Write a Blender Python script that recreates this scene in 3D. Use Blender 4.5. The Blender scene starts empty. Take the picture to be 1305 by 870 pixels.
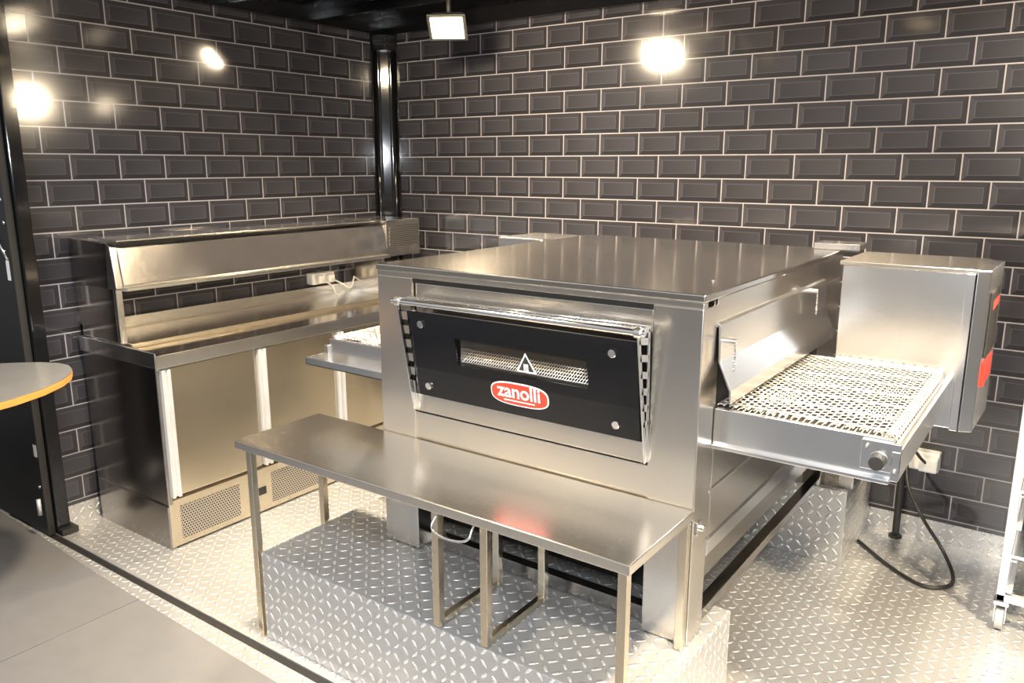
import bpy, bmesh, math, random
from mathutils import Vector, Matrix
random.seed(3)
S=bpy.context.scene
COL=S.collection
# ------------------------------------------------------------------ node helpers
class NB:
    def __init__(s,mat):
        mat.use_nodes=True
        s.nt=mat.node_tree; s.nt.nodes.clear()
        s.out=s.nt.nodes.new('ShaderNodeOutputMaterial')
        s.b=s.nt.nodes.new('ShaderNodeBsdfPrincipled')
        s.nt.links.new(s.b.outputs[0],s.out.inputs[0])
    def n(s,t,**k):
        x=s.nt.nodes.new(t)
        for a,v in k.items(): setattr(x,a,v)
        return x
    def put(s,v,sock):
        if isinstance(v,bpy.types.NodeSocket): s.nt.links.new(v,sock)
        elif v is not None: sock.default_value=v
    def m(s,op,a,b=None,c=None,clamp=False):
        x=s.n('ShaderNodeMath',operation=op); x.use_clamp=clamp
        s.put(a,x.inputs[0]); s.put(b,x.inputs[1]); s.put(c,x.inputs[2])
        return x.outputs[0]
    def uv(s):
        u=s.n('ShaderNodeUVMap'); sep=s.n('ShaderNodeSeparateXYZ')
        s.nt.links.new(u.outputs[0],sep.inputs[0])
        return u.outputs[0],sep.outputs[0],sep.outputs[1]
    def mix(s,f,a,b):
        x=s.n('ShaderNodeMix',data_type='RGBA')
        s.put(f,x.inputs[0]); s.put(a,x.inputs[6]); s.put(b,x.inputs[7])
        return x.outputs[2]
    def noise(s,vec,scale,detail=2,sx=1,sy=1):
        mp=s.n('ShaderNodeMapping'); s.put(vec,mp.inputs[0]); mp.inputs[3].default_value=(sx,sy,1)
        x=s.n('ShaderNodeTexNoise'); x.inputs['Scale'].default_value=scale; x.inputs['Detail'].default_value=detail
        s.nt.links.new(mp.outputs[0],x.inputs['Vector'])
        return x.outputs[0]
    def bump(s,h,strength,dist):
        x=s.n('ShaderNodeBump'); x.inputs['Strength'].default_value=strength; x.inputs['Distance'].default_value=dist
        s.put(h,x.inputs['Height']); s.nt.links.new(x.outputs[0],s.b.inputs['Normal'])
    def set(s,**k):
        for a,v in k.items(): s.put(v,s.b.inputs[a.replace('_',' ')])
def C(r,g,b): return (r,g,b,1)
def simple(name,col,rough=.5,metal=0,**k):
    mt=bpy.data.materials.new(name); nb=NB(mt)
    uvv,_,_=nb.uv()
    nz=nb.noise(uvv,9,3)
    c2=tuple(min(1,x*1.12) for x in col)
    nb.put(nb.mix(nz,C(*[x*.92 for x in col]),C(*c2)),nb.b.inputs['Base Color'])
    nb.set(Metallic=metal,Roughness=rough,**k)
    return mt
def steel(name,col=(.62,.6,.57),rough=.26,aniso=.6,vert=False,rot=.25):
    mt=bpy.data.materials.new(name); nb=NB(mt)
    uvv,u,v=nb.uv()
    sx,sy=(260,2.5) if vert else (2.5,260)
    nz=nb.noise(uvv,3,3,sx,sy)
    big=nb.noise(uvv,1.7,2)
    nb.put(nb.mix(nz,C(*[x*.93 for x in col]),C(*[min(1,x*1.05) for x in col])),nb.b.inputs['Base Color'])
    r=nb.m('ADD',nb.m('MULTIPLY',nz,.04),rough-.045)
    r=nb.m('ADD',r,nb.m('MULTIPLY',big,.05))
    nb.set(Metallic=1.0,Roughness=r,Anisotropic=aniso)
    nb.b.inputs['Anisotropic Rotation'].default_value=0.0 if vert else rot
    t=nb.n('ShaderNodeTangent',direction_type='UV_MAP')
    nb.nt.links.new(t.outputs[0],nb.b.inputs['Tangent'])
    return mt
def tread(name,cell=.040,col=(.56,.565,.57)):
    mt=bpy.data.materials.new(name); nb=NB(mt)
    uvv,u,v=nb.uv()
    px=nb.m('DIVIDE',u,cell); py=nb.m('DIVIDE',v,cell)
    cx=nb.m('FLOOR',px); cy=nb.m('FLOOR',py)
    fx=nb.m('SUBTRACT',nb.m('SUBTRACT',px,cx),.5); fy=nb.m('SUBTRACT',nb.m('SUBTRACT',py,cy),.5)
    par=nb.m('FLOORED_MODULO',nb.m('ADD',cx,cy),2.0)
    s1=nb.m('ADD',fx,fy); s2=nb.m('SUBTRACT',fx,fy)
    inv=nb.m('SUBTRACT',1.0,par)
    a=nb.m('ADD',nb.m('MULTIPLY',s1,par),nb.m('MULTIPLY',s2,inv))
    b=nb.m('ADD',nb.m('MULTIPLY',s2,par),nb.m('MULTIPLY',s1,inv))
    d=nb.m('ADD',nb.m('POWER',nb.m('DIVIDE',nb.m('ABSOLUTE',a),.62),2.0),nb.m('POWER',nb.m('DIVIDE',nb.m('ABSOLUTE',b),.24),2.0))
    hgt=nb.m('SUBTRACT',1.0,d,clamp=True)
    hs=nb.m('SQRT',hgt)
    nz=nb.noise(uvv,40,4); nz2=nb.noise(uvv,2.2,3)
    base=nb.mix(nz2,C(*[x*.8 for x in col]),C(*[min(1,x*1.12) for x in col]))
    nb.put(nb.mix(hs,base,C(.98,.98,.98)),nb.b.inputs['Base Color'])
    r=nb.m('ADD',nb.m('MULTIPLY',nz,.10),.31)
    r=nb.m('SUBTRACT',r,nb.m('MULTIPLY',hs,.10))
    nb.set(Metallic=.66,Roughness=r)
    nb.bump(nb.m('ADD',hs,nb.m('MULTIPLY',nz,.04)),1.0,.005)
    return mt
def tiles(name,W=.24,H=.12,ox=0,oz=0):
    mt=bpy.data.materials.new(name); nb=NB(mt)
    uvv,u,v=nb.uv()
    y=nb.m('DIVIDE',nb.m('ADD',v,oz),H); row=nb.m('FLOOR',y); fy=nb.m('SUBTRACT',y,row)
    par=nb.m('FLOORED_MODULO',row,2.0)
    x=nb.m('ADD',nb.m('DIVIDE',nb.m('ADD',u,ox),W),nb.m('MULTIPLY',par,.5))
    cx=nb.m('FLOOR',x); fx=nb.m('SUBTRACT',x,cx)
    dx=nb.m('MULTIPLY',nb.m('SUBTRACT',.5,nb.m('ABSOLUTE',nb.m('SUBTRACT',fx,.5))),W)
    dy=nb.m('MULTIPLY',nb.m('SUBTRACT',.5,nb.m('ABSOLUTE',nb.m('SUBTRACT',fy,.5))),H)
    d=nb.m('MINIMUM',dx,dy)
    grout=nb.m('LESS_THAN',d,.0028)
    inner=nb.m('GREATER_THAN',d,.026)
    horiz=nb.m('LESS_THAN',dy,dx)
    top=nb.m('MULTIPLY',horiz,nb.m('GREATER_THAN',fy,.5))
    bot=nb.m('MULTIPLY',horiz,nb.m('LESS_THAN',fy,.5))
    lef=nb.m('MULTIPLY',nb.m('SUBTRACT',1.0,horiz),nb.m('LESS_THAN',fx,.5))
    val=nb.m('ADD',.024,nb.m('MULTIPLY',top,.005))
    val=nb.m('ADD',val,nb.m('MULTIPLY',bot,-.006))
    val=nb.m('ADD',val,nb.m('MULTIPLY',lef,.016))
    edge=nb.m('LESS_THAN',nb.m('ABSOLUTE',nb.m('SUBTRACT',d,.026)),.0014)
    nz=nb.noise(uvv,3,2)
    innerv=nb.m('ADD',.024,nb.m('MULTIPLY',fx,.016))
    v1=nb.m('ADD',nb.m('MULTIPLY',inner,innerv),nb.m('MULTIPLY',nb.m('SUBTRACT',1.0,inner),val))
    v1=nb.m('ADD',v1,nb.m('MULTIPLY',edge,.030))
    comb=nb.n('ShaderNodeCombineColor')
    nb.put(nb.m('MULTIPLY',v1,1.0),comb.inputs[0]); nb.put(nb.m('MULTIPLY',v1,.98),comb.inputs[1]); nb.put(nb.m('MULTIPLY',v1,1.17),comb.inputs[2])
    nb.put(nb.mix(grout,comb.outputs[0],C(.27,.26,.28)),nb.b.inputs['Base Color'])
    nb.set(Roughness=nb.m('ADD',.08,nb.m('MULTIPLY',nz,.06)))
    nb.b.inputs['IOR'].default_value=1.55
    nb.bump(nz,.02,.01)
    return mt
def perf(name,cell=.014):
    mt=bpy.data.materials.new(name); nb=NB(mt)
    uvv,u,v=nb.uv()
    py=nb.m('DIVIDE',v,cell*.866); cy=nb.m('FLOOR',py)
    px=nb.m('ADD',nb.m('DIVIDE',u,cell),nb.m('MULTIPLY',nb.m('FLOORED_MODULO',cy,2.0),.5)); cx=nb.m('FLOOR',px)
    fx=nb.m('SUBTRACT',nb.m('SUBTRACT',px,cx),.5); fy=nb.m('SUBTRACT',nb.m('SUBTRACT',py,cy),.5)
    d=nb.m('SQRT',nb.m('ADD',nb.m('POWER',nb.m('ABSOLUTE',fx),2.0),nb.m('POWER',nb.m('ABSOLUTE',fy),2.0)))
    hole=nb.m('LESS_THAN',d,.33)
    nb.put(nb.mix(hole,C(.6,.56,.5),C(.01,.01,.01)),nb.b.inputs['Base Color'])
    nb.set(Metallic=nb.m('SUBTRACT',1.0,hole),Roughness=nb.m('ADD',.3,nb.m('MULTIPLY',hole,.6)))
    return mt
def emis(name,col,st):
    mt=bpy.data.materials.new(name); nb=NB(mt)
    nb.set(Base_Color=C(*col),Emission_Color=C(*col),Emission_Strength=st)
    return mt
ST=steel('brushed_steel',(.74,.70,.64),.22)
STW=steel('brushed_steel_warm_reflection',(.76,.68,.54),.23)  # warm gold reflections are put into this base colour
STT=steel('brushed_steel_top',(.78,.74,.68),.15,.5)
TBT=steel('brushed_steel_tabletop',(.82,.78,.71),.24,.45)
STL=steel('bright_steel',(.82,.82,.82),.22,.3)
STD=steel('dark_steel',(.38,.36,.34),.20,.4)
ALU=simple('satin_aluminium',(.78,.79,.81),.35,.7)
CHR=simple('polished_chrome',(.85,.85,.85),.12,1)
WIRE=simple('belt_wire_steel',(.74,.70,.64),.32,.9)
BLK=simple('gloss_black_paint',(.006,.006,.007),.08)
BLM=simple('matt_black',(.012,.012,.012),.55)
GLS=simple('black_glass',(.004,.004,.005),.04)
HOLE=simple('opening_shade_black',(.01,.009,.008),.8)  # near-black colour painted in place of shade inside openings and gaps
OVI=simple('oven_interior',(.04,.033,.025),.5,.3)
WHT=simple('white_plastic',(.75,.75,.73),.4)
RED=simple('red_enamel',(.80,.03,.015),.3)
REDP=simple('red_print',(.75,.06,.03),.4)
WPR=simple('white_print',(.85,.85,.85),.5)
WOOD=simple('orange_plywood_edge',(.55,.24,.05),.45)
LAM=simple('grey_laminate_top',(.15,.15,.15),.2)
FLG=simple('grey_deck_floor',(.15,.15,.155),.26)
RUB=simple('black_rubber',(.012,.012,.012),.5)
BRS=simple('castor_grey',(.3,.3,.3),.5)
TRD=tread('aluminium_treadplate')
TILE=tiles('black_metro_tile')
PERF=perf('perforated_steel')
# ------------------------------------------------------------------ mesh helpers
def boxuv(me):
    if not me.uv_layers: me.uv_layers.new(name='UVMap')
    uvl=me.uv_layers[0].data
    for p in me.polygons:
        n=p.normal; ax=max(range(3),key=lambda i:abs(n[i]))
        for li in p.loop_indices:
            co=me.vertices[me.loops[li].vertex_index].co
            uvl[li].uv=((co.y,co.z),(co.x,co.z),(co.x,co.y))[ax]
def mkobj(name,bm,mat,parent=None,smooth=False,bevel=0,seg=2):
    bmesh.ops.recalc_face_normals(bm,faces=bm.faces)
    me=bpy.data.meshes.new(name); bm.to_mesh(me); bm.free()
    boxuv(me)
    me.materials.append(mat)
    ob=bpy.data.objects.new(name,me); COL.objects.link(ob)
    if parent: ob.parent=parent
    if smooth:
        for p in me.polygons: p.use_smooth=True
    if bevel:
        b=ob.modifiers.new('bevel','BEVEL'); b.width=bevel; b.segments=seg; b.limit_method='ANGLE'
    return ob
def addbox(bm,x0,x1,y0,y1,z0,z1):
    vs=[bm.verts.new((x,y,z)) for x in (x0,x1) for y in (y0,y1) for z in (z0,z1)]
    for f in ((0,1,3,2),(4,6,7,5),(0,4,5,1),(2,3,7,6),(0,2,6,4),(1,5,7,3)):
        bm.faces.new([vs[i] for i in f])
def box(name,x0,x1,y0,y1,z0,z1,mat,parent=None,bevel=.002):
    bm=bmesh.new(); addbox(bm,x0,x1,y0,y1,z0,z1)
    return mkobj(name,bm,mat,parent,bevel=bevel)
def boxes(name,L,mat,parent=None,bevel=.0015):
    bm=bmesh.new()
    for b in L: addbox(bm,*b)
    return mkobj(name,bm,mat,parent,bevel=bevel)
def prism(name,pts,axis,a0,a1,mat,parent=None,bevel=.002):
    bm=bmesh.new()
    def P(p,a):
        return {'x':(a,p[0],p[1]),'y':(p[0],a,p[1]),'z':(p[0],p[1],a)}[axis]
    A=[bm.verts.new(P(p,a0)) for p in pts]; B=[bm.verts.new(P(p,a1)) for p in pts]
    n=len(pts); bm.faces.new(A); bm.faces.new(B[::-1])
    for i in range(n): bm.faces.new((A[i],A[(i+1)%n],B[(i+1)%n],B[i]))
    return mkobj(name,bm,mat,parent,bevel=bevel)
def addcyl(bm,p0,p1,r,seg=12,r2=None):
    p0=Vector(p0);p1=Vector(p1);d=p1-p0
    q=d.to_track_quat('Z','Y').to_matrix().to_4x4()
    M=Matrix.Translation((p0+p1)/2)@q
    bmesh.ops.create_cone(bm,cap_ends=True,segments=seg,radius1=r,radius2=r if r2 is None else r2,depth=d.length,matrix=M)
def cyl(name,p0,p1,r,mat,parent=None,seg=20,r2=None):
    bm=bmesh.new(); addcyl(bm,p0,p1,r,seg,r2)
    return mkobj(name,bm,mat,parent,smooth=False,bevel=min(r*.15,.002))
def cyls(name,L,mat,parent=None,seg=8):
    bm=bmesh.new()
    for p0,p1,r in L: addcyl(bm,p0,p1,r,seg)
    return mkobj(name,bm,mat,parent,smooth=True)
def tube(name,pts,r,mat,parent=None):
    P=[Vector(p) for p in pts]; P=[P[0]*2-P[1]]+P+[P[-1]*2-P[-2]]
    out=[]
    for i in range(1,len(P)-2):
        for k in range(10):
            t=k/10
            out.append(.5*((2*P[i])+(-P[i-1]+P[i+1])*t+(2*P[i-1]-5*P[i]+4*P[i+1]-P[i+2])*t*t+(-P[i-1]+3*P[i]-3*P[i+1]+P[i+2])*t**3))
    out.append(P[-2])
    cu=bpy.data.curves.new(name,'CURVE'); cu.dimensions='3D'; cu.bevel_depth=r; cu.bevel_resolution=3
    sp=cu.splines.new('POLY'); sp.points.add(len(out)-1)
    for i,p in enumerate(out): sp.points[i].co=(*p,1)
    cu.materials.append(mat); cu.use_fill_caps=True
    ob=bpy.data.objects.new(name,cu); COL.objects.link(ob)
    if parent: ob.parent=parent
    return ob
def empty(name,loc=(0,0,0)):
    e=bpy.data.objects.new(name,None); COL.objects.link(e); e.empty_display_size=.1
    return e
# ------------------------------------------------------------------ constants
XL=-3.93; YB=4.03; ZC=2.66; XR=2.4; YE=1.63
# ---- room
box('floor',XL,XR,YE,YB,-.05,0,TRD,bevel=0)
box('floor_channel',XL-.4,XR,YE-.035,YE,-.05,-.006,BLM,bevel=0)
prism('floor_transition_strip',[(XL-1.2,1.594),(XL-1.2,1.593),(-4.5,1.590),(-3.9,1.572),(-3.5,1.55),(-3.0,1.535),(-2.1,1.515),(XR,1.50),(XR,1.594)],'z',-.05,0,TRD,bevel=0)
fd=empty('floor_deck')
prism('deck_panel_1',[(XL-2.5,-3),(-2.99,-3),(-2.99,1.533),(-3.5,1.548),(-3.9,1.570),(-4.5,1.588),(XL-2.5,1.59)],'z',-.05,.003,FLG,fd,.001)
prism('deck_panel_2',[(-2.986,-3),(XR,-3),(XR,1.498),(-2.1,1.513),(-2.986,1.532)],'z',-.05,.003,FLG,fd,.001)
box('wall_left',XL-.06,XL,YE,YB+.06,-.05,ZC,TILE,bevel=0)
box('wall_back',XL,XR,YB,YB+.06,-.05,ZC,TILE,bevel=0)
boxes('ceiling',[(XL-.06,XR,YE-.3,YB+.06,ZC,ZC+.06)]+[(XL,XR,y,y+.04,ZC-.05,ZC) for y in (1.7,2.3,2.9,3.5)],BLK,bevel=.003)
box('trim_1',XL,XL+.05,YE,YB,2.57,ZC,BLK)
box('trim_2',XL+.05,XR,YB-.05,YB,2.57,ZC,BLK)
box('baseboard_left',XL,XL+.004,YE,YB,0,.10,TRD,bevel=0)
box('baseboard_back',XL+.004,XR,YB-.004,YB,0,.10,TRD,bevel=0)
cp=empty('corner_post')
# stepped black extrusion: flat flange on each wall, narrow 45 degree nose with grooves
prism('post_core',[(XL,YB),(XL,YB-.125),(XL+.012,YB-.125),(XL+.012,YB-.098),(XL+.040,YB-.098),(XL+.048,YB-.084),(XL+.084,YB-.048),(XL+.098,YB-.040),(XL+.098,YB-.012),(XL+.128,YB-.012),(XL+.128,YB)],'z',0.1,2.57,BLK,cp,.003)
cyls('post_ribs',[((XL+.026,YB-.101,.1),(XL+.026,YB-.101,2.57),.010),((XL+.101,YB-.026,.1),(XL+.101,YB-.026,2.57),.010)],BLK,cp,16)
boxes('post_bracket',[(XL+.02,XL+.135,YB-.128,YB-.02,2.47,2.57)],BLK,cp,.01)
# wheel arch boxes
box('treadplate_step_box',-2.34,-.78,1.67,2.30,0,.35,TRD,bevel=.004)
box('treadplate_step_box.001',-2.34,-.71,3.51,YB-.006,0,.35,TRD,bevel=.004)
# ------------------------------------------------------------------ OVEN
ov=empty('conveyor_pizza_oven')
OX0,OX1,OY0,OY1=-2.045,-.815,2.03,3.52; OT=1.408
box('top_cover',OX0-.004,OX1+.004,OY0-.004,OY1,OT-.022,OT,STT,ov,.004)
box('top_front_band',OX0,OX1,OY0,OY0+.03,1.368,OT-.022,ST,ov)
box('pillar_left',OX0,-1.88,OY0,OY0+.11,.352,1.368,ST,ov,.003)
box('pillar_right',-.965,OX1,OY0,OY0+.11,.352,1.368,ST,ov,.003)
box('body_core',OX0+.006,OX1-.012,OY0+.11,OY1-.01,.60,OT-.022,STD,ov)
box('side_left_panel',OX0,OX0+.005,OY0+.11,OY1,.60,OT-.022,ST,ov)
box('front_slot_dark',-1.88,-.965,OY0+.02,OY0+.05,1.345,1.368,HOLE,ov,0)
box('front_upper_panel',-1.875,-.97,OY0+.012,OY0+.05,1.285,1.350,ST,ov)
boxes('front_door_frame',[(-1.875,-.97,OY0+.015,OY0+.05,.90,1.10),(-1.875,-.97,OY0+.015,OY0+.05,1.19,1.285),(-1.875,-1.66,OY0+.015,OY0+.05,1.10,1.19),(-1.145,-.97,OY0+.015,OY0+.05,1.10,1.19)],STD,ov)
box('door_lower_strip',-1.872,-.972,OY0-.004,OY0+.02,.895,.958,ST,ov)
box('front_lower_gap',-1.88,-.965,OY0+.02,OY0+.05,.885,.897,HOLE,ov,0)
box('front_lower_panel',-1.88,-.965,OY0+.006,OY0+.05,.60,.886,ST,ov)
def dp(x,s,off=0):
    y0,z0,y1,z1=OY0-.002,.962,OY0-.050,1.268
    dy,dz=y1-y0,z1-z0; L=math.hypot(dy,dz); ny,nz=-dz/L,dy/L
    return (x,y0+dy*s+ny*off,z0+dz*s+nz*off)
def dquad(name,x0,x1,s0,s1,o0,o1,mat,bev=.001):
    bm=bmesh.new()
    A=[dp(x0,s0,o0),dp(x1,s0,o0),dp(x1,s1,o0),dp(x0,s1,o0)]
    B=[dp(x0,s0,o1),dp(x1,s0,o1),dp(x1,s1,o1),dp(x0,s1,o1)]
    A=[bm.verts.new(p) for p in A];B=[bm.verts.new(p) for p in B]
    bm.faces.new(A);bm.faces.new(B[::-1])
    for i in range(4): bm.faces.new((A[i],A[(i+1)%4],B[(i+1)%4],B[i]))
    return mkobj(name,bm,mat,ov,bevel=bev)
WX0,WX1,WS0,WS1=-1.655,-1.150,.44,.75
bm=bmesh.new()
def ring(o):
    out=[bm.verts.new(dp(x,s,o)) for x,s in ((-1.855,0),(-.985,0),(-.985,1),(-1.855,1))]
    inn=[bm.verts.new(dp(x,s,o)) for x,s in ((WX0,WS0),(WX1,WS0),(WX1,WS1),(WX0,WS1))]
    for i in range(4): bm.faces.new((out[i],out[(i+1)%4],inn[(i+1)%4],inn[i]))
    return out,inn
o1,i1=ring(0); o2,i2=ring(.008)
for i in range(4):
    bm.faces.new((o1[i],o1[(i+1)%4],o2[(i+1)%4],o2[i])); bm.faces.new((i1[i],i1[(i+1)%4],i2[(i+1)%4],i2[i]))
mkobj('door_glass',bm,GLS,ov)
dquad('window_recess',WX0-.02,WX1+.02,WS0-.05,WS1+.05,-.085,-.08,OVI)
boxes('window_reveal',[(WX0-.004,WX0+.006,OY0-.02,OY0+.08,1.09,1.20)],STL,ov,0)
boxes('window_shelf',[(WX0,WX1,OY0-.005,OY0+.08,1.092,1.096),(WX1,WX1+.004,OY0-.02,OY0+.08,1.09,1.20)],OVI,ov,0)
rods=[]
for i in range(50):
    x=WX0+.008+i*.0100
    rods.append(((x,OY0-.012,1.104),(x+.003,OY0+.07,1.145),.0011))
for k in range(7):
    f=k/6
    rods.append(((WX0,OY0-.01+.08*f,1.106+.040*f),(WX1,OY0-.01+.08*f,1.106+.040*f),.0010))
cyls('window_belt_wires',rods,WIRE,ov,6)
cyls('window_heater_bars',[((WX0,OY0+.05,1.168+.008*k),(WX1,OY0+.05,1.168+.008*k),.0012) for k in range(3)],WIRE,ov,6)
il=bpy.data.lights.new('oven_interior_lamp','AREA'); il.shape='RECTANGLE'; il.size=.45; il.size_y=.02; il.energy=.18; il.color=(1,.88,.7)
ilo=bpy.data.objects.new('oven_interior_lamp',il); COL.objects.link(ilo); ilo.parent=ov; ilo.location=(-1.40,OY0+.03,1.19)
for i,(x,s) in enumerate([(-1.795,.86),(-1.062,.86),(-1.795,.13),(-1.062,.13)]):
    cyl('door_screw_%d'%(i+1),dp(x,s,.006),dp(x,s,.016),.013,CHR,ov,16)
def dellipse(name,cx,cs,hw,hh,o0,o1,mat,power=4):
    bm=bmesh.new(); L=.3098
    A=[];B=[]
    for i in range(48):
        a=2*math.pi*i/48; c,s_=math.cos(a),math.sin(a)
        px=hw*math.copysign(abs(c)**(2/power),c); pz=hh*math.copysign(abs(s_)**(2/power),s_)
        A.append(bm.verts.new(dp(cx+px,cs+pz/L,o0)));B.append(bm.verts.new(dp(cx+px,cs+pz/L,o1)))
    bm.faces.new(A);bm.faces.new(B[::-1])
    for i in range(48): bm.faces.new((A[i],A[(i+1)%48],B[(i+1)%48],B[i]))
    return mkobj(name,bm,mat,ov)
dellipse('badge_rim',-1.409,.235,.112,.040,.008,.0095,WPR,3)
dellipse('badge',-1.409,.235,.108,.036,.0095,.011,RED,3)
tilt=math.atan2(.048,.306)
def dtext(name,txt,x,s,size,mat,off=.0115,z=0):
    cu=bpy.data.curves.new(name,'FONT'); cu.body=txt; cu.size=size; cu.align_x='CENTER'; cu.align_y='CENTER'; cu.extrude=.0006; cu.offset=.0006
    cu.materials.append(mat)
    ob=bpy.data.objects.new(name,cu); COL.objects.link(ob); ob.parent=ov
    ob.location=dp(x,s,off); ob.rotation_euler=(math.pi/2+tilt,0,0)
    return ob
dtext('badge_text','zanolli',-1.409,.26,.066,WPR)
dquad('badge_underline',-1.47,-1.35,.155,.165,.0105,.0118,WPR,0)
def dtri(name,cx,cs,r,o0,o1,mat):
    bm=bmesh.new();L=.3098;A=[];B=[]
    for k in range(3):
        a=math.pi/2+k*2*math.pi/3
        A.append(bm.verts.new(dp(cx+r*math.cos(a),cs+r*math.sin(a)/L,o0)));B.append(bm.verts.new(dp(cx+r*math.cos(a),cs+r*math.sin(a)/L,o1)))
    bm.faces.new(A);bm.faces.new(B[::-1])
    for i in range(3): bm.faces.new((A[i],A[(i+1)%3],B[(i+1)%3],B[i]))
    mkobj(name,bm,mat,ov)
dtri('warning_label_rim',-1.372,.575,.044,.008,.0085,WPR)
dtri('warning_label',-1.372,.575,.034,.0085,.0092,BLM)
dtext('warning_label_bar','|||',-1.372,.565,.024,WPR,.0098)
# handle & side brackets
HX0,HX1,HY,HZ=-1.895,-.945,1.945,1.300
cyl('door_handle',(HX0,HY,HZ),(HX1,HY,HZ),.0095,CHR,ov,20)
L=[((HX0+.03+i*.0128,HY+.03,HZ+.006),(HX0+.03+i*.0128,HY+.060,HZ+.008),.0022) for i in range(70)]
cyls('handle_guard_wires',L+[((HX0+.02,HY+.028,HZ+.006),(HX1-.02,HY+.028,HZ+.006),.003),((HX0+.02,HY+.06,HZ+.008),(HX1-.02,HY+.06,HZ+.008),.003)],CHR,ov,6)
for nm,xx in (('left',-1.868),('right',-.966)):
    bm=bmesh.new()
    def strip(p,q,w):
        p=Vector((0,*p));q=Vector((0,*q));d=(q-p).normalized();n=Vector((0,-d.z,d.y))*w/2
        vs=[]
        for x in (xx-.002,xx+.002):
            for c in (p-n,p+n,q+n,q-n): vs.append(bm.verts.new((x,c.y,c.z)))
        for f in ((0,1,2,3),(7,6,5,4),(0,4,5,1),(1,5,6,2),(2,6,7,3),(3,7,4,0)): bm.faces.new([vs[i] for i in f])
    strip((HY,HZ),(2.018,.90),.014)
    strip((HY+.066,HZ),(2.028,.90),.010)
    strip((HY-.005,HZ),(HY+.075,HZ),.016)
    for k in range(6):
        s=k/8+.06
        ya=HY+(2.018-HY)*s; yb=HY+.066+(2.028-HY-.066)*s; z=HZ-.4*s
        strip((ya,z),(yb,z-.012),.020)
    mkobj('door_bracket_'+nm,bm,STL,ov)
    cyl('bracket_knob_'+nm,(xx-.01,HY,HZ),(xx+.012,HY,HZ),.015,STL,ov)
# right side
SX=OX1; YT=3.24
box('side_upper_panel',SX-.012,SX-.002,OY0+.11,OY1,1.29,OT-.022,ST,ov)
box('side_rear_panel',SX-.012,SX-.002,YT,OY1,.62,1.29,ST,ov)
box('side_front_strip',SX-.012,SX-.002,OY0+.11,OY0+.13,.62,1.29,ST,ov)
box('side_lower_panel',SX-.012,SX-.002,OY0+.13,YT,.62,.98,ST,ov)
box('side_lower_rail',SX-.006,SX+.004,OY0+.11,OY1,.60,.65,STL,ov)
box('side_mid_rail',SX-.006,SX+.002,OY0+.11,OY1,.80,.81,STL,ov)
box('side_bottom_skirt',SX-.03,SX-.02,OY0+.11,OY1,.50,.60,STD,ov)
box('tunnel_mouth_shade',SX-.013,SX-.009,OY0+.13,YT,.98,1.29,HOLE,ov,0)  # thin black sheet stands in for the shaded tunnel inside
G=[(SX-.002,1.315),(SX+.010,1.31),(SX+.014,1.205),(SX+.050,1.125),(SX+.052,1.085)]
prism('tunnel_guard',G+[(x-.006,z-.003) for x,z in G[::-1][:-1]]+[(SX-.002,1.30)],'y',2.135,YT,STL,ov,.001)
for i,(y,z) in enumerate([(2.17,1.26),(3.0,1.30)]):
    cyl('guard_knob_%d'%(i+1),(SX+.01,y,z),(SX+.045,y,z),.009,CHR,ov)
    cyls('guard_chain_%d'%(i+1),[((SX+.042,y,z-.004-.012*k),(SX+.042,y+(.003 if k%2 else -.003),z-.014-.012*k),.0035) for k in range(7)],CHR,ov,6)
box('top_vent_cap',-.92,-.74,3.45,3.58,1.409,1.435,STL,ov)
cyl('top_screw',(-.90,2.30,OT),(-.90,2.30,OT+.004),.007,CHR,ov)
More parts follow.
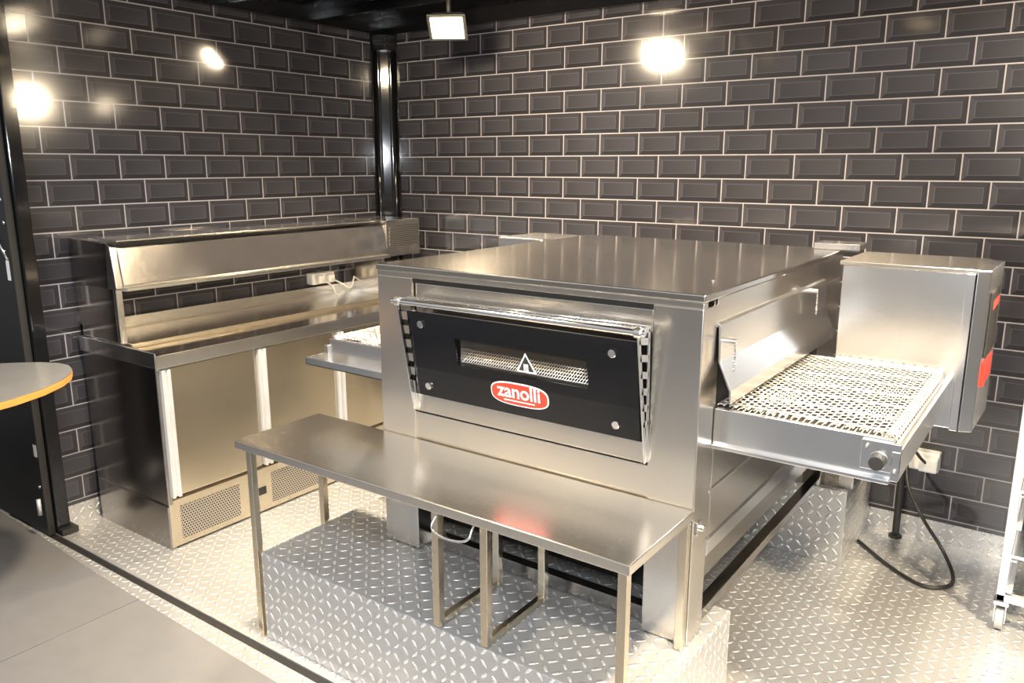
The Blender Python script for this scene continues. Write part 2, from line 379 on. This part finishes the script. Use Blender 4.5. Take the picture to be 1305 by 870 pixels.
# conveyors
def conveyor(tag,xa,xb,out):
    lo,hi=min(xa,xb),max(xa,xb)
    y0,y1=2.165,2.965
    box(tag+'_side_front',lo,hi,y0-.018,y0,.955,1.062,STL,ov)
    box(tag+'_side_front_lip',lo,hi,y0-.035,y0,.945,.957,STL,ov)
    box(tag+'_side_back',lo,hi,y1,y1+.018,.975,1.068,STL,ov)
    box(tag+'_tray',lo,hi,y0,y1,.955,.962,STD,ov)
    box(tag+'_end_plate',min(xb,xb+out*.02),max(xb,xb+out*.02),y0-.03,y1+.018,.955,1.035,STL,ov)
    cyl(tag+'_roller',(xb-out*.02,y0,1.045),(xb-out*.02,y1,1.045),.018,CHR,ov)
    wires=[]
    n=int((hi-lo)/.0175)
    for i in range(n+1):
        x=lo+i*(hi-lo)/n
        wires.append(((x,y0+.008,1.066),(x,y1-.008,1.066),.0019))
    nj=51
    for j in range(nj):
        y=y0+.01+j*(y1-y0-.02)/(nj-1)
        for i in range(n):
            if (i+j)%2==0:
                x=lo+i*(hi-lo)/n
                wires.append(((x,y,1.069),(x+(hi-lo)/n,y+.002,1.069),.0015))
    for j in range(7):
        y=y0+.03+j*(y1-y0-.06)/6
        for q in (-.004,.004):
            wires.append(((lo,y+q,1.0695),(hi,y+q,1.0695),.0018))
    cyls(tag+'_wire_belt',wires,WIRE,ov,6)
    w2=[]
    for k in range(6):
        a=k/5*math.pi*.8
        xx=xb-out*.02+out*math.sin(a)*.024; zz=1.045+math.cos(a)*.024
        w2.append(((xx,y0+.008,zz),(xx,y1-.008,zz),.0019))
    for j in range(nj):
        y=y0+.01+j*(y1-y0-.02)/(nj-1)
        a=.3+.6*(j%2)
        p=lambda a:(xb-out*.02+out*math.sin(a)*.024,y,1.045+math.cos(a)*.024)
        w2.append((p(a),p(a+.7),.0019))
    cyls(tag+'_belt_return',w2,WIRE,ov,6)
    cyls(tag+'_return_strand',[((lo+i*(hi-lo)/n,y0+.008,1.022),(lo+i*(hi-lo)/n,y1-.008,1.022),.0016) for i in range(n)],WIRE,ov,5)
    box(tag+'_gap_shade_sheet',lo+.01,hi-.02,y0+.005,y1-.005,.985,.990,HOLE,ov,0)  # black sheet added so the belt gaps look shaded
    boxes(tag+'_belt_supports',[(lo,hi-.02,y,y+.012,1.025,1.055) for y in (y0+.15,y0+.4,y0+.65)],STD,ov,0)
conveyor('conveyor_right',OX1,-.335,1)
conveyor('conveyor_left',OX0,-2.45,-1)
boxes('crumb_tray_left',[(-2.53,OX0,2.085,2.96,.955,.960),(-2.53,OX0,2.085,2.09,.955,.985),(-2.53,-2.525,2.085,2.96,.955,.985)],STL,ov,.001)
cyl('conveyor_knob',(-.365,2.14,1.005),(-.365,2.105,1.005),.019,BLM,ov)
cyl('conveyor_knob_collar',(-.365,2.15,1.005),(-.365,2.135,1.005),.024,STL,ov)
box('conveyor_bearing_plate',-.41,-.315,2.138,2.15,.975,1.055,STL,ov)
cyls('conveyor_bolts',[((-.395,2.14,1.04),(-.395,2.13,1.04),.005),((-.325,2.14,.985),(-.325,2.13,.985),.005)],CHR,ov,8)
boxes('conveyor_support',[(SX,-.62,3.05,3.10,.90,.95),(-.76,-.70,3.56,3.70,.352,.46),(-.78,-.60,3.50,3.75,.46,.49)],STL,ov)
# control box
box('control_box',-.69,-.275,2.985,3.36,.87,1.405,STL,ov,.004)
box('control_box_lid',-.70,-.268,2.978,3.37,1.405,1.418,ST,ov,.002)
box('control_box_flange',-.30,-.275,2.965,2.985,.87,1.405,STL,ov,.002)
prism('control_panel',[(-.270,2.955),(-.232,2.975),(-.222,3.30),(-.270,3.33)],'z',.872,1.418,STL,ov,.003)
box('control_display',-.230,-.222,3.02,3.27,1.12,1.34,BLM,ov)
box('control_label',-.230,-.2215,3.03,3.26,1.02,1.10,RED,ov,0)
box('control_label_upper',-.230,-.2210,3.05,3.24,1.28,1.31,REDP,ov,0)
box('motor_box_left',-2.30,-2.05,3.10,3.42,.87,1.412,STL,ov,.004)
boxes('rear_legs',[(OX0,OX0+.08,OY1-.008,OY1+.07,.352,.66),(OX1-.09,OX1-.012,OY1-.008,OY1+.07,.352,.66)],STD,ov)
boxes('base_rails',[(OX0+.08,OX1-.09,OY0+.05,OY0+.09,.352,.40),(OX1-.06,OX1-.02,OY0+.11,OY1+.06,.352,.385),(OX0+.02,OX0+.06,OY0+.11,OY1+.06,.352,.385)],STD,ov)
box('under_oven_shade_panel',OX0+.08,OX1-.09,OY0+.24,OY0+.25,.352,.60,BLM,ov)  # black panel painted in for the shade beneath the oven
box('front_latch',SX,SX+.006,2.05,2.09,.70,.74,STL,ov)
cyl('latch_knob',(SX+.005,2.07,.72),(SX+.02,2.07,.72),.01,CHR,ov)
# ------------------------------------------------------------------ BENCH TABLE
tb=empty('steel_bench_table')
TX0,TX1,TY0,TY1,TZ=-2.395,-.812,1.632,2.026,.787
box('tabletop',TX0,TX1,TY0,TY1,TZ-.03,TZ,TBT,tb,.003)
lg=.026
LX=-2.375
boxes('legs',[(LX,LX+lg,TY0+.03,TY0+.03+lg,0,TZ-.03),(LX,LX+lg,TY1-.04,TY1-.014,0,TZ-.03),(TX1-.035,TX1-.009,TY0+.005,TY0+.031,0,TZ-.03),(TX1-.03,TX1-.004,TY1-.03,TY1-.004,.352,TZ-.03)],STW,tb,.002)
boxes('stretchers',[(LX+lg,TX1-.04,TY1-.034,TY1-.014,.715,TZ-.03)],STW,tb,.002)
fr=[]
for x in (-1.50,-1.315):
    fr+=[(x,x+lg,1.675,1.675+lg,.352,TZ-.03),(x,x+lg,1.98,1.98+lg,.352,TZ-.03),(x+.002,x+lg-.002,1.675+lg,1.98,.352,.376)]
boxes('middle_leg_frames',fr,STW,tb,.002)
box('frame_top_plate',-1.52,-1.27,1.67,2.0,TZ-.045,TZ-.03,STD,tb)
tube('frame_wire_handle',[(-1.47,1.668,.735),(-1.465,1.64,.70),(-1.40,1.63,.69),(-1.335,1.64,.70),(-1.33,1.668,.735)],.004,CHR,tb)
# ------------------------------------------------------------------ PREP COUNTER FRIDGE
fg=empty('refrigerated_prep_counter')
FX0,FX1,FY0,FY1=-3.90,-3.27,1.865,3.90
CZ=.925
box('cabinet_body',FX0,FX1-.03,FY0,FY1,.02,CZ-.05,STD,fg,.004)
box('cabinet_end_panel',FX0,FX1,FY0-.004,FY0+.02,.22,CZ-.03,STD,fg,.003)
box('plinth_end_panel',FX0+.01,FX1-.005,FY0-.008,FY0+.02,.0,.215,STD,fg,.003)
box('lower_front_panel',FX1-.03,FX1-.002,FY0,FY1,.01,.24,STW,fg,.003)
box('worktop',FX0,FX1+.02,FY0-.012,FY1,CZ-.05,CZ,STT,fg,.003)
box('worktop_front_edge',FX1+.018,FX1+.024,FY0-.014,FY1,CZ-.055,CZ+.006,STL,fg,.002)
box('worktop_end_lip',FX0,FX1+.024,FY0-.016,FY0-.008,CZ-.05,CZ+.02,STL,fg,.002)
box('worktop_rear_step',FX0,-3.50,FY0+.03,FY1,CZ,CZ+.022,STW,fg,.003)
box('worktop_back_rail',FX0,FX0+.02,FY0,FY1,CZ+.022,CZ+.08,STL,fg,.002)
dy=.515
hl=[]
for i in range(4):
    a=FY0+.012+i*dy; b=min(a+dy-.01,FY1)
    box('door_%d'%(i+1),FX1-.028,FX1,a+.045,b,.255,CZ-.065,STW,fg,.004)
    hl+=[(FX1-.028,FX1+.022,a,a+.014,.255,CZ-.065),(FX1-.028,FX1+.006,a+.014,a+.030,.255,CZ-.065),(FX1-.028,FX1+.022,a+.030,a+.044,.255,CZ-.065)]
    if i<3: box('vent_grille_%d'%(i+1),FX1-.003,FX1+.001,a+.04,a+.36,.04,.20,PERF,fg,0)
boxes('door_handle_profiles',hl,ALU,fg,.003)
box('maker_label',FX1-.002,FX1+.001,FY0+.46,FY0+.53,.10,.14,BLM,fg,0)
prism('topping_unit',[(-3.90,1.205),(-3.525,1.205),(-3.52,1.215),(-3.545,1.385),(-3.57,1.400),(-3.90,1.408)],'y',FY0+.03,3.59,STT,fg,.003)
prism('topping_unit_end_cap',[(-3.905,1.195),(-3.60,1.195),(-3.52,1.20),(-3.545,1.39),(-3.575,1.405),(-3.905,1.413)],'y',FY0-.005,FY0+.028,STD,fg,.004)
prism('topping_unit_end_edge',[(-3.59,1.20),(-3.515,1.205),(-3.54,1.392),(-3.572,1.408)],'y',FY0-.008,FY0-.004,STL,fg,.001)
box('topping_unit_lid',-3.86,-3.60,FY0+.06,3.57,1.404,1.414,STL,fg,.003)
box('unit_under_rail',-3.56,-3.50,FY0+.03,3.59,1.188,1.206,STL,fg,.003)
box('compressor_housing',-3.90,-3.53,3.592,3.90,1.19,1.415,ST,fg,.003)
box('compressor_grille_front',-3.531,-3.528,3.62,3.88,1.25,1.38,PERF,fg,0)
box('unit_side_support',-3.90,-3.56,FY0+.0,FY0+.02,CZ+.022,1.197,STT,fg,.002)
box('unit_side_support_far',-3.90,-3.56,3.58,3.60,CZ+.022,1.197,STT,fg,.002)
box('unit_support_edge',-3.562,-3.54,FY0,FY0+.03,CZ+.022,1.197,STL,fg,.002)
# sockets
sk=empty('wall_power_socket')
box('socket_body',XL+.002,XL+.06,3.28,3.46,1.02,1.09,WHT,sk,.006)
boxes('plugs',[(XL+.06,XL+.10,3.30,3.35,1.03,1.08),(XL+.06,XL+.10,3.38,3.43,1.03,1.08)],WHT,sk,.008)
tube('socket_cable_1',[(XL+.10,3.405,1.05),(XL+.17,3.41,1.03),(XL+.16,3.50,.99),(XL+.1,3.6,1.06),(XL+.06,3.72,1.14)],.005,WHT,sk)
tube('socket_cable_2',[(XL+.10,3.325,1.05),(XL+.17,3.34,1.02),(XL+.18,3.36,.97),(XL+.1,3.5,.956)],.005,WHT,sk)
sk2=empty('wall_power_socket.001')
box('socket_body_b',-.60,-.42,YB-.07,YB-.006,.36,.45,WHT,sk2,.006)
box('socket_plug_b',-.50,-.42,YB-.12,YB-.07,.37,.44,WHT,sk2,.01)
tube('socket_cable_b',[(-.55,3.93,.40),(-.52,3.86,.30),(-.44,3.82,.18),(-.35,3.78,.08),(-.29,3.70,.012),(-.29,3.58,.01),(-.38,3.52,.01),(-.53,3.62,.01),(-.70,3.80,.01)],.008,RUB,sk2)
tube('socket_cable_c',[(-.46,3.93,.40),(-.50,3.88,.46),(-.56,3.86,.56),(-.56,3.88,.75),(-.52,3.5,.88)],.007,RUB,sk2)
pp=empty('black_pipe')
cyl('pipe',(-.57,3.97,0),(-.57,3.97,.95),.016,BLM,pp)
cyl('pipe_flange',(-.57,3.97,0),(-.57,3.97,.012),.03,BLM,pp)
# ------------------------------------------------------------------ LEFT EDGE
fp=empty('folding_frame_post')
box('post',XL+.001,XL+.065,YE+.001,YE+.06,0,2.569,BLK,fp,.004)
box('post_outer',XL-.12,XL+.04,YE-.035,YE-.001,.0,ZC,BLM,fp,.003)
box('post_foot',XL+.0,XL+.10,YE+.002,YE+.08,.0,.03,BLM,fp)
cyls('gas_strut',[((XL+.02,YE-.07,1.42),(XL-.10,YE-.12,1.62),.012),((XL+.06,YE-.06,1.34),(XL+.02,YE-.07,1.42),.006)],CHR,fp,12)
boxes('post_labels',[(XL-.02,XL+.01,YE-.0365,YE-.0355,1.24,1.33),(XL+.0,XL+.03,YE-.0365,YE-.0355,.40,.46)],WHT,fp,0)
cyls('post_bolts',[((XL+.02,YE-.035,z),(XL+.02,YE-.042,z),.008) for z in (.25,.7,1.5,1.6,2.0)],CHR,fp,8)
cyls('latch_rod',[((XL+.04,YE-.06,.12),(XL+.04,YE-.06,.20),.01)],ALU,fp,10)
box('black_side_panel',XL-1.4,XL-.125,YE-.03,YE+.02,.0,ZC,BLM,None,.002)
ct=empty('curved_serving_counter')
P=[(-4.3,.7),(-3.0,.7),(-2.985,.90),(-2.99,1.05),(-3.02,1.19),(-3.07,1.31),(-3.14,1.41),(-3.21,1.475),(-3.28,1.515),(-3.35,1.535),(-3.42,1.53),(-3.50,1.49),(-3.58,1.42),(-3.70,1.28),(-4.3,1.20)]
prism('counter_edge_board',P,'z',.914,.940,WOOD,ct,.002)
prism('counter_laminate',[(x,y) for x,y in P],'z',.9405,.944,LAM,ct,.001)
box('counter_base',-5.0,-4.15,.8,1.2,.004,.914,BLM,ct,.004)
# ------------------------------------------------------------------ TRAY TROLLEY RIGHT
tr=empty('tray_rack_trolley')
RX0,RX1,RY0,RY1=-.11,.45,3.34,3.88
boxes('rack_posts',[(x,x+.03,y,y+.03,.12,1.75) for x in (RX0,RX1-.03) for y in (RY0,RY1-.03)],ALU,tr,.003)
sh=[]
for k in range(12):
    z=.16+k*.13
    sh+=[(RX0+.03,RX0+.05,RY0,RY1,z,z+.003),(RX0+.03,RX0+.033,RY0,RY1,z,z+.02),(RX1-.05,RX1-.03,RY0,RY1,z,z+.003)]
boxes('tray_runners',sh,ALU,tr,0)
boxes('rack_frame',[(RX0,RX1,RY0,RY0+.03,.12,.15),(RX0,RX1,RY1-.03,RY1,.12,.15),(RX0,RX0+.03,RY0,RY1,.12,.15),(RX1-.03,RX1,RY0,RY1,.12,.15),(RX0,RX1,RY0,RY1,1.72,1.75)],ALU,tr,.003)
boxes('shelves',[(RX0+.03,RX1-.03,RY0+.01,RY1-.01,z,z+.012) for z in (.30,.56,.82,1.08,1.34)],STL,tr,.002)
for i,(x,y) in enumerate([(RX0+.02,RY0+.02),(RX0+.02,RY1-.03),(RX1-.03,RY0+.02),(RX1-.03,RY1-.03)]):
    cyl('castor_wheel_%d'%(i+1),(x-.014,y,.042),(x+.014,y,.042),.042,BRS,tr,24)
    boxes('castor_fork_%d'%(i+1),[(x-.02,x-.016,y-.018,y+.018,.03,.12),(x+.016,x+.02,y-.018,y+.018,.03,.12),(x-.025,x+.025,y-.025,y+.025,.105,.12)],CHR,tr,.001)
# ------------------------------------------------------------------ LIGHTS
LAMP=emis('halogen_glass',(1.0,.82,.5),60)
emis('frosted_lamp_glass',(1.0,.8,.5),2.5)
def flood(loc,aim,power,spread=170,size=(.17,.12),col=(1,.81,.56)):
    e=empty('ceiling_floodlight')
    loc=Vector(loc); d=(Vector(aim)-loc).normalized()
    q=d.to_track_quat('-Z','Y').to_matrix().to_4x4(); M=Matrix.Translation(loc)@q
    bm=bmesh.new(); sx,sy=size
    A=[bm.verts.new(M@Vector(p)) for p in ((-sx*.62,-sy*.65,0),(sx*.62,-sy*.65,0),(sx*.62,sy*.65,0),(-sx*.62,sy*.65,0))]
    B=[bm.verts.new(M@Vector(p)) for p in ((-sx*.45,-sy*.4,.07),(sx*.45,-sy*.4,.07),(sx*.45,sy*.4,.07),(-sx*.45,sy*.4,.07))]
    bm.faces.new(A);bm.faces.new(B[::-1])
    for i in range(4): bm.faces.new((A[i],A[(i+1)%4],B[(i+1)%4],B[i]))
    mkobj('housing',bm,BLM,e,bevel=.004)
    bm=bmesh.new()
    A=[bm.verts.new(M@Vector(p)) for p in ((-sx*.5,-sy*.5,-.003),(sx*.5,-sy*.5,-.003),(sx*.5,sy*.5,-.003),(-sx*.5,sy*.5,-.003))]
    bm.faces.new(A); mkobj('lamp_glass',bm,LAMP if spread>150 else bpy.data.materials['frosted_lamp_glass'],e)
    top=M@Vector((0,0,.06))
    cyls('stem',[(tuple(top),(top.x,top.y,ZC-.001),.012)],BLM,e)
    la=bpy.data.lights.new('lamp','AREA'); la.shape='RECTANGLE'; la.size=sx; la.size_y=sy; la.energy=power; la.color=col; la.spread=math.radians(spread)
    lo=bpy.data.objects.new('lamp',la); COL.objects.link(lo); lo.parent=e
    lo.matrix_world=Matrix.Translation(d*.008)@M
    return e
flood((-2.90,3.46,2.46),(-2.0,1.9,.9),55)
flood((-2.55,2.70,2.50),(-2.3,4.6,.6),50,140)
flood((.32,3.66,2.34),(-1.6,2.7,.6),45)
flood((-.90,2.90,2.52),(-1.3,3.2,.6),45,110)
flood((-2.2,1.55,2.56),(-2.5,2.3,.2),70,110)
flood((-.30,1.50,2.56),(-1.0,2.2,.4),65,110)
flood((.95,2.30,2.56),(.05,3.0,0),70,100)  # unseen flood, added to brighten the floor on the right
hb=empty('added_overhead_fill')  # unseen overhead lamp, added to brighten table and floor
hl_=bpy.data.lights.new('overhead_fill_lamp','AREA'); hl_.size=1.0; hl_.energy=300; hl_.color=(.93,.96,1)
ho=bpy.data.objects.new('overhead_fill_lamp',hl_); COL.objects.link(ho); ho.parent=hb
ho.location=(-.6,-2.0,5.2)
ho.rotation_euler=(Vector((-1.4,2.2,.6))-Vector((-.6,-2.0,5.2))).to_track_quat('-Z','Y').to_euler()
# photographer's flash (its highlight is seen in the corner post in the photo)
fl=bpy.data.lights.new('flash_lamp','AREA'); fl.shape='RECTANGLE'; fl.size=.09; fl.size_y=.06; fl.energy=24; fl.color=(.90,.95,1); fl.spread=math.radians(120)
fo=bpy.data.objects.new('flash_lamp',fl); COL.objects.link(fo)
fe=empty('camera_flash'); fo.parent=fe; fo.location=(.02,-.02,1.87); fo.rotation_euler=(math.radians(83),0,math.radians(35.6))
# world
w=bpy.data.worlds.new('hall'); S.world=w; w.use_nodes=True
nt=w.node_tree; nt.nodes.clear()
o=nt.nodes.new('ShaderNodeOutputWorld'); bg=nt.nodes.new('ShaderNodeBackground')
tc=nt.nodes.new('ShaderNodeTexCoord'); sp=nt.nodes.new('ShaderNodeSeparateXYZ'); cr=nt.nodes.new('ShaderNodeValToRGB')
mr=nt.nodes.new('ShaderNodeMapRange'); mr.inputs[1].default_value=-1; mr.inputs[2].default_value=1
nt.links.new(tc.outputs['Generated'],sp.inputs[0]); nt.links.new(sp.outputs[2],mr.inputs[0]); nt.links.new(mr.outputs[0],cr.inputs[0])
e=cr.color_ramp.elements; e[0].position=0; e[0].color=(.08,.075,.07,1); e[1].position=1; e[1].color=(.75,.80,.88,1)
x=cr.color_ramp.elements.new(.48); x.color=(.24,.23,.22,1)
x=cr.color_ramp.elements.new(.57); x.color=(.72,.73,.75,1)
nt.links.new(cr.outputs[0],bg.inputs[0]); bg.inputs[1].default_value=.72
nt.links.new(bg.outputs[0],o.inputs[0])
# camera
cd=bpy.data.cameras.new('camera'); cd.sensor_width=36; cd.lens=28.08; cd.clip_start=.05
cam=bpy.data.objects.new('camera',cd); COL.objects.link(cam)
cam.location=(0,0,1.75); cam.rotation_euler=(math.radians(90-12.46),0,math.radians(35.6))
S.camera=cam
S.view_settings.view_transform='Standard'
print('DONE')
